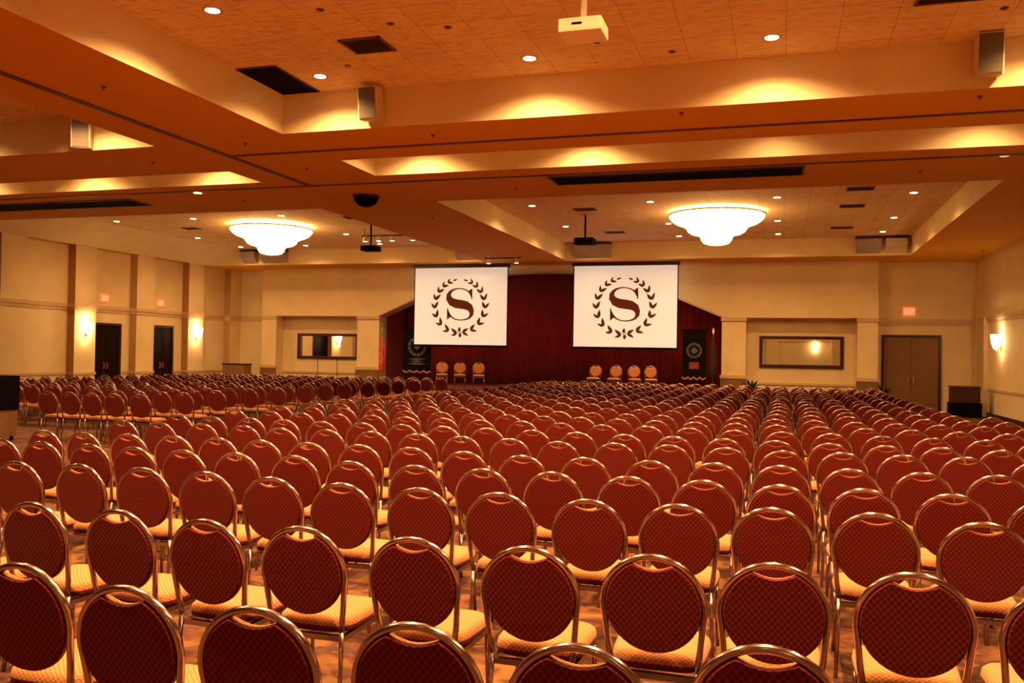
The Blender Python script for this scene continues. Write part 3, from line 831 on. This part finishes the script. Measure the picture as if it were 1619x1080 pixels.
# ------------------------------------------------------------------ chandeliers
def make_chandelier():
    t = thing('chandelier', '', 'chandelier', (0, 0, 0), 0, 'glowing tiered chandeliers')
    prof = [(0.002, 0.0), (0.20, 0.005), (0.33, 0.04), (0.40, 0.13), (0.43, 0.22), (0.52, 0.27), (0.66, 0.30), (0.75, 0.36), (0.80, 0.45), (0.90, 0.52), (1.05, 0.57), (1.17, 0.64), (1.25, 0.74), (1.27, 0.80)]
    bm = B(); n = 72
    rings = []
    for r, z in prof:
        rings.append([bm.verts.new(((r + 0.012 * min(r, 1) * cos(k * pi)) * cos(2 * pi * k / n), (r + 0.012 * min(r, 1) * cos(k * pi)) * sin(2 * pi * k / n), z)) for k in range(n)])
    for A, Bq in zip(rings, rings[1:]):
        for k in range(n): bm.faces.new([A[k], A[(k + 1) % n], Bq[(k + 1) % n], Bq[k]])
    obj('glass_bowl', bm, M['bowl'], t)
    bm = B(); lathe(bm, [(1.25, 0.78), (1.30, 0.79), (1.30, 0.82), (1.25, 0.83)], 72)
    for z, r in ((0.24, 0.455), (0.49, 0.83)): tube(bm, [((r + 0.02) * cos(2 * pi * k / 48), (r + 0.02) * sin(2 * pi * k / 48), z) for k in range(48)], 0.008, 6, True)
    obj('rim_band', bm, M['brass'], t)
    bm = B(); lathe(bm, [(0.002, -0.09), (0.02, -0.07), (0.03, -0.04), (0.015, -0.01), (0.03, 0.0)], 12); obj('finial', bm, M['brass'], t)
    bm = B(); lathe(bm, [(0.002, 0.90), (0.22, 0.90), (0.22, 0.87), (0.04, 0.84)], 20)
    for k in range(6):
        a = 2 * pi * k / 6; tube(bm, [(0.1 * cos(a), 0.1 * sin(a), 0.87), (1.22 * cos(a), 1.22 * sin(a), 0.80)], 0.01, 6)
    obj('ceiling_mount', bm, M['brass'], t)
    ld = bpy.data.lights.new('chandelier_lamps', 'POINT'); ld.energy = 80; ld.color = (1.0, 0.5, 0.18); ld.shadow_soft_size = 0.35
    lo = bpy.data.objects.new('chandelier_lamps', ld); COL.objects.link(lo); lo.parent = t; lo.location = (0, 0, 0.62)
    return t
ch0 = make_chandelier()
ch0.location = (-1.74, 24.3, e(3.05)); ch0['label'] = 'glowing tiered bowl chandelier above the right half of the seating'
copy_tree(ch0, (-15.5, 24.3, e(3.02)), 0, 'glowing tiered bowl chandelier above the left block of seating')

# ------------------------------------------------------------------ banquet chairs
RC = 0.207                 # centre-line radius of the round back tube
TILT = radians(9)
def back_pt(x, z):         # point on the reclined plane of the back; z measured above the floor
    return (x, (0.90 - z) * math.tan(TILT), z)
ZC = 0.900 - RC - 0.013    # centre of the round back
def frame_path(n=22):
    pts = []
    for k in range(n + 1):
        a = radians(-14) + radians(208) * k / n
        pts.append(back_pt(RC * cos(a), ZC + RC * sin(a)))
    s = [back_pt(0.186, 0.50), back_pt(0.176, 0.42), ]
    s2 = [(-p[0], p[1], p[2]) for p in s]
    return s[::-1] + pts + s2
def pad_outline(n=40, r=0.196):
    pts = []
    a0, a1 = radians(116), radians(424)            # leaves the hand-hold open at the top
    for k in range(n + 1):
        a = a0 + (a1 - a0) * k / n
        pts.append((r * cos(a), ZC + r * sin(a)))
    # concave hand-hold from the right end back to the left end
    xr, zr = pts[-1]; xl, zl = pts[0]
    for k in range(1, 10):
        t_ = k / 10.0
        pts.append((xr + (xl - xr) * t_, zr - 0.022 * sin(pi * t_) ))
    return pts
def chair_pad(bm):
    out = pad_outline(); n = len(out); cz = ZC - 0.005
    layers = [(0.965, -0.020), (1.0, -0.008), (1.0, 0.010), (0.95, 0.024), (0.80, 0.034)]   # rear (-) to front (+)
    rings = []
    for s, off in layers:
        rg = []
        for x, z in out:
            p = Vector(back_pt(x * s, cz + (z - cz) * s)); p.y += off; rg.append(bm.verts.new(p))
        rings.append(rg)
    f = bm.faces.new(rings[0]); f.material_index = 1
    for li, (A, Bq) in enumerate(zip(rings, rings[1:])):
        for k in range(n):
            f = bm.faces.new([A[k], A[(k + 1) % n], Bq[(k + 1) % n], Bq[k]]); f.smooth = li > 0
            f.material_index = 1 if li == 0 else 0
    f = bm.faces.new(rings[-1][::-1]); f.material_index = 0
def seat_ring(s, z, n=36):
    pts = []
    for k in range(n):
        a = 2 * pi * k / n
        ca, sa = cos(a), sin(a)
        ex = 0.42
        x = 0.200 * (abs(ca) ** ex) * (1 if ca >= 0 else -1)
        y = 0.205 * (abs(sa) ** ex) * (1 if sa >= 0 else -1)
        x *= (1.0 + 0.05 * (y / 0.205))
        pts.append((x * s, 0.305 + y * s, z))
    return pts
def chair_seat(bm):
    rings = [[bm.verts.new(p) for p in seat_ring(s, z)] for s, z in ((0.93, 0.395), (0.99, 0.402), (1.0, 0.425), (0.975, 0.448), (0.90, 0.462), (0.70, 0.472), (0.35, 0.477))]
    n = 36
    bm.faces.new(rings[0][::-1])
    for A, Bq in zip(rings, rings[1:]):
        for k in range(n):
            f = bm.faces.new([A[k], A[(k + 1) % n], Bq[(k + 1) % n], Bq[k]]); f.smooth = True
            f.material_index = 1 if A is rings[0] or A is rings[1] else 0  # seat sides go burgundy, their weaker light put into the colour
    f = bm.faces.new(rings[-1]); f.smooth = True
yb = (0.90 - 0.42) * math.tan(TILT)
def make_chair():
    t = thing('banquet_chair', '', 'chair')
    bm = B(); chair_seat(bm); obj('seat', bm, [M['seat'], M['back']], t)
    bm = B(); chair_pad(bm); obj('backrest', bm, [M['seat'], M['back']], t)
    bm = B(); tube(bm, frame_path(), 0.0135, 10); obj('back_frame', bm, M['frame'], t)
    bm = B()
    for s in (-1, 1): bx(bm, s * 0.176 - 0.011, s * 0.176 + 0.011, yb, 0.48, 0.368, 0.393)
    bx(bm, -0.176, 0.176, 0.455, 0.48, 0.368, 0.393); bx(bm, -0.176, 0.176, yb, yb + 0.025, 0.368, 0.393)
    obj('seat_rail', bm, M['frame'], t)
    for s in (-1, 1):
        bm = B(); tube(bm, [(s * 0.176, yb, 0.42), (s * 0.180, yb - 0.012, 0.25), (s * 0.190, yb - 0.05, 0.0)], [0.0115, 0.011, 0.011], 8); obj('leg', bm, M['frame'], t)
        bm = B(); tube(bm, [(s * 0.182, 0.47, 0.37), (s * 0.186, 0.475, 0.2), (s * 0.192, 0.49, 0.0)], [0.0115, 0.011, 0.011], 8); obj('leg', bm, M['frame'], t)
    return t

meas = {  # measured back positions of the six nearest rows (x, y)
 0: [(-2.67, 2.57), (-2.10, 2.45), (-1.56, 2.39), (-1.03, 2.41), (-0.53, 2.39), (-0.03, 2.56), (0.45, 2.47)],
 1: [(-3.66, 3.59), (-3.12, 3.58), (-2.58, 3.53), (-2.08, 3.55), (-1.52, 3.52), (-1.0, 3.53), (-0.49, 3.57), (-0.02, 3.6), (0.49, 3.63)],
 2: [(-5.06, 4.82), (-4.58, 4.88), (-4.08, 4.90), (-3.58, 4.90), (-3.07, 4.86), (-2.55, 4.81), (-2.04, 4.82), (-1.55, 4.84), (-1.02, 4.81), (-0.53, 4.85), (-0.04, 4.93), (0.48, 4.98), (0.98, 4.90)],
 3: [(-6.42, 5.94), (-5.94, 5.90), (-5.46, 5.92), (-4.99, 5.89), (-4.51, 5.88), (-4.04, 5.90), (-3.54, 5.92), (-3.0, 5.79), (-2.48, 5.78), (-1.98, 5.80), (-1.49, 5.84), (-0.97, 5.84), (-0.48, 5.86), (0.0, 5.85), (0.5, 5.89), (1.0, 5.88)],
 4: [(-6.72, 6.71), (-6.26, 6.71), (-5.80, 6.77), (-5.34, 6.82), (-4.88, 6.84), (-4.42, 6.82), (-3.95, 6.83), (-3.47, 6.86), (-2.98, 6.85), (-2.47, 6.76), (-1.96, 6.70), (-1.47, 6.77), (-0.96, 6.80), (-0.48, 6.87), (0.0, 6.91), (0.49, 6.92), (0.98, 6.93), (1.48, 7.0)],
 5: [(-1.97, 7.92), (-1.46, 8.02), (-0.97, 8.08), (-0.47, 8.08), (0.02, 8.03), (0.51, 8.12), (1.0, 8.15), (1.49, 8.20)]}
spots = []     # (x, y, rz, block, row)
XMIN, XMAX = -7.2, 2.62
rowy = [2.46, 3.57, 4.87, 5.87, 6.83, 8.02, 9.0, 10.12, 11.15, 12.2]
while rowy[-1] < 26.0: rowy.append(rowy[-1] + 1.06)
for r, y in enumerate(rowy):
    pts = list(meas.get(r, []))
    if not pts:
        off = random.uniform(-0.06, 0.06)
        pts = [(-0.02 + off, y)]
    while pts[0][0] - 0.5 > XMIN: pts.insert(0, (pts[0][0] - 0.495 - random.uniform(-0.012, 0.012), y + random.uniform(-0.05, 0.05)))
    while pts[-1][0] + 0.5 < (XMAX + 0.55 if y < 15.0 else XMAX): pts.append((pts[-1][0] + 0.495 + random.uniform(-0.012, 0.012), y + random.uniform(-0.05, 0.05)))
    for x, yy in pts: spots.append((x, yy, radians(random.uniform(-2.0, 2.0)), 'main', r))
ly = 12.55; r = 0
while ly < 27.2:
    x = -10.45 - random.uniform(0, 0.1)
    lim = -12.75 if r < 2 else -19.2
    while x > lim:
        spots.append((x, ly + random.uniform(-0.05, 0.05), radians(random.uniform(-3, 3)), 'left', r))
        x -= 0.495 + random.uniform(-0.012, 0.012)
    ly += 1.06; r += 1
vis = []
for sp in spots:
    pr = project((sp[0], sp[1], 0.88))
    if not pr: continue
    hw = 0.22 * 1390 / pr[2]
    if pr[0] + hw < 2 or pr[0] - hw > 1617 or pr[1] > 1078: continue
    vis.append((pr[2], pr[0], sp))
vis.sort(key=lambda v_: v_[0])
near = vis[:293]; far = vis[293:]
rows = {}
for v_ in near: rows.setdefault((v_[2][3], v_[2][4]), []).append(v_)
ch = make_chair(); started = False
for (blk, r), L in sorted(rows.items()):
    allrow = sorted([v_ for v_ in vis if v_[2][3] == blk and v_[2][4] == r], key=lambda v_: v_[1])
    n = len(allrow)
    for v_ in L:
        i = allrow.index(v_)
        side = '%s from left' % ORD[i + 1] if i < (n + 1) // 2 else ('%s from right' % ORD[n - i] if n - i > 1 else 'rightmost')
        if i == 0: side = 'leftmost'
        if blk == 'main': lb = 'burgundy round-back chair, %s in %s row of the main block' % (side, ORD[r + 1])
        else: lb = 'burgundy round-back chair, %s in %s row of the far left block' % (side, ORD[r + 1])
        x, y, rz = v_[2][:3]
        if not started:
            c = ch; started = True; c.location = (x, y, 0); c.rotation_euler = (0, 0, rz)
            c['label'] = lb; c['group'] = 'burgundy banquet chairs set out in rows'
        else:
            copy_tree(ch, (x, y, 0), rz, lb, 'burgundy banquet chairs set out in rows')
# chairs on the stage
for k, (x, y, rz, lb) in enumerate([
        (-11.72, 29.6, pi + 0.35, 'orange-padded round-back chair on the stage, leftmost of the left three'),
        (-11.04, 29.6, pi + 0.35, 'orange-padded round-back chair on the stage, middle of the left three'),
        (-10.33, 29.6, pi + 0.35, 'orange-padded round-back chair on the stage, rightmost of the left three'),
        (-6.08, 29.6, pi - 0.1, 'orange-padded round-back chair on the stage, leftmost of the right four'),
        (-5.38, 29.6, pi - 0.05, 'orange-padded round-back chair on the stage, second of the right four'),
        (-4.78, 29.6, pi + 0.25, 'orange-padded round-back chair on the stage, third of the right four'),
        (-4.22, 29.6, pi + 0.2, 'orange-padded round-back chair on the stage, rightmost of the right four')]):
    copy_tree(ch, (x, y, 0.4845), rz, lb, 'chairs on the stage')

# the remaining far rows: one mesh of plain chairs
def simple_chair():
    V, F, MI = [], [], []
    def add(vs, fs, mi):
        o = len(V); V.extend(vs); F.extend([tuple(i + o for i in f) for f in fs]); MI.extend([mi] * len(fs))
    out = [pad_outline(18)[k] for k in range(0, 28)]
    n = len(out)
    a = [(back_pt(x, z)[0], back_pt(x, z)[1] - 0.018, z) for x, z in out]; b_ = [(p[0], p[1] + 0.045, p[2]) for p in a]
    add(a, [tuple(range(n))], 1)
    add(a + b_, [(k, (k + 1) % n, n + (k + 1) % n, n + k) for k in range(n)], 0)
    add(b_, [tuple(range(n))[::-1]], 0)
    bm = B(); tube(bm, frame_path(12), 0.0125, 5)
    for s in (-1, 1):
        tube(bm, [(s * 0.176, yb, 0.42), (s * 0.190, yb - 0.05, 0.0)], 0.011, 4); tube(bm, [(s * 0.182, 0.47, 0.37), (s * 0.192, 0.49, 0.0)], 0.011, 4)
    bmesh.ops.recalc_face_normals(bm, faces=bm.faces)
    bm.verts.index_update()
    add([tuple(v_.co) for v_ in bm.verts], [tuple(v_.index for v_ in f.verts) for f in bm.faces], 2); bm.free()
    r0, r1, r2 = seat_ring(0.97, 0.40, 12), seat_ring(1.0, 0.43, 12), seat_ring(0.88, 0.468, 12)
    add(r0 + r1, [(k, (k + 1) % 12, 12 + (k + 1) % 12, 12 + k) for k in range(12)], 0)
    add(r1 + r2, [(k, (k + 1) % 12, 12 + (k + 1) % 12, 12 + k) for k in range(12)], 0)
    add(r2, [tuple(range(12))], 0); add(r0, [tuple(range(12))[::-1]], 0)
    return V, F, MI
V0, F0, MI0 = simple_chair()
VV, FF, MM = [], [], []
for _, _, (x, y, rz, blk, r) in far:
    o = len(VV); c, s = cos(rz), sin(rz)
    VV.extend([(x + vx * c - vy * s, y + vx * s + vy * c, vz) for vx, vy, vz in V0])
    FF.extend([tuple(i + o for i in f) for f in F0]); MM.extend(MI0)
me = bpy.data.meshes.new('far_banquet_chairs'); me.from_pydata(VV, [], FF)
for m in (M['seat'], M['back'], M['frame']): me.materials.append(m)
me.polygons.foreach_set('material_index', MM); me.polygons.foreach_set('use_smooth', [mi == 2 for mi in MM]); me.update()
o = bpy.data.objects.new('far_banquet_chairs', me); COL.objects.link(o)
tag(o, 'dense farthest rows of tiny burgundy chairs before the stage', 'chairs', None, 'stuff')

# ------------------------------------------------------------------ plants, stands and furniture along the walls
def plant(loc, s, label):
    t = thing('potted_plant', label, 'plant', loc, 0, 'potted plants by the stage wall')
    bm = B(); lathe(bm, [(0.002, 0), (0.13 * s, 0), (0.17 * s, 0.3 * s), (0.18 * s, 0.32 * s), (0.15 * s, 0.30 * s), (0.002, 0.28 * s)], 16); obj('pot', bm, M['pot'], t)
    bm = B(); rnd = random.Random(int(loc[0] * 100))
    for k in range(34):
        a = rnd.uniform(0, 2 * pi); L = rnd.uniform(0.45, 0.95) * s; sp = rnd.uniform(0.15, 0.5) * s
        pts = []
        for j in range(6):
            t_ = j / 5.0
            pts.append(Vector((cos(a) * sp * t_ ** 1.5, sin(a) * sp * t_ ** 1.5, 0.28 * s + L * (t_ - 0.35 * t_ * t_))))
        side = Vector((-sin(a), cos(a), 0))
        for j in range(5):
            w0, w1 = [0.035 * s * sin(pi * (0.12 + 0.86 * q_ / 5.0)) for q_ in (j, j + 1)]
            bm.faces.new([bm.verts.new(p) for p in (pts[j] - side * w0, pts[j] + side * w0, pts[j + 1] + side * w1, pts[j + 1] - side * w1)])
    obj('leaves', bm, M['leaf'], t)
plant((-1.0, 30.9, 0), 1.15, 'dark leafy potted plant at the foot of the pier left of the right mirror')
plant((3.15, 30.9, 0), 1.05, 'dark leafy potted plant at the right end pier beside the brown doors')

def mic(loc, label):
    t = thing('microphone_stand', label, 'microphone stand', loc, 0, 'microphone stands')
    bm = B(); tube(bm, [(0, 0, 0.02), (0, 0, 1.36)], 0.012, 8)
    for k in range(3):
        a = 2 * pi * k / 3; tube(bm, [(0, 0, 0.16), (0.28 * cos(a), 0.28 * sin(a), 0.01)], 0.01, 6)
    obj('stand', bm, M['black'], t)
    bm = B(); lathe(bm, [(0.002, 0), (0.012, 0), (0.018, 0.10), (0.028, 0.12), (0.028, 0.15), (0.002, 0.18)], 12, (0, 0, 1.34)); obj('microphone', bm, M['vent'], t)
mic((-16.43, 29.0, 0), 'thin microphone stand below the left mirror, left one')
mic((-15.63, 29.0, 0), 'thin microphone stand below the left mirror, right one')

t = thing('storage_cabinet', 'low dark brown cabinet against the far end of the left wall', 'cabinet', (-20.95, 30.3, 0))
bm = B(); bx(bm, -0.5, 0.5, 0.0, 0.5, 0.06, 1.10, 0, 0.01); obj('case', bm, M['brownwood'], t)
bm = B(); bx(bm, -0.53, 0.53, -0.03, 0.52, 1.10, 1.14, 0, 0.008); obj('top_board', bm, M['framewood'], t)
bm = B(); bx(bm, -0.46, 0.46, 0.03, 0.47, 0.0, 0.06); obj('plinth', bm, M['framewood'], t)
for x0 in (-0.48, 0.01):
    bm = B(); bx(bm, x0, x0 + 0.47, -0.02, 0.0, 0.10, 1.06, 0, 0.005); dd = obj('cabinet_door', bm, M['brownwood'], t)
    bm = B(); xk = 0.42 + x0 if x0 < 0 else x0 + 0.05; bx(bm, xk - 0.01, xk + 0.01, -0.045, -0.02, 0.55, 0.67); obj('handle', bm, M['brass'], dd)

t = thing('equipment_rack', 'black equipment case with a brown base at the left picture edge', 'case', (-13.42, 12.3, 0))
bm = B(); bx(bm, -0.3, 0.3, -0.25, 0.25, 0.55, 1.16, 0, 0.015); obj('upper_case', bm, M['black'], t)
bm = B(); bx(bm, -0.28, 0.28, -0.23, 0.23, 0.08, 0.55, 0, 0.01); obj('base_cabinet', bm, M['brownwood'], t)
for sx in (-1, 1):
    for sy in (-1, 1):
        bm = B(); lathe(bm, [(0.002, -0.015), (0.04, -0.015), (0.04, 0.015), (0.002, 0.015)], 14)
        o = obj('castor', bm, M['rubber'], t); o.rotation_euler = (pi / 2, 0, 0); o.location = (sx * 0.22, sy * 0.17, 0.04)

t = thing('side_table', 'dark brown side cabinet with a black cloth in the far right corner', 'cabinet', (5.35, 29.6, 0))
bm = B(); bx(bm, -0.4, 0.4, 0.0, 0.5, 0.45, 0.94, 0, 0.01); obj('cabinet_body', bm, M['framewood'], t)
bm = B(); bx(bm, -0.44, 0.44, -0.04, 0.52, 0.0, 0.45, 0, 0.015); obj('black_base', bm, M['black'], t)
bm = B(); bx(bm, -0.43, 0.43, -0.03, 0.52, 0.94, 0.97); obj('top_board', bm, M['brownwood'], t)
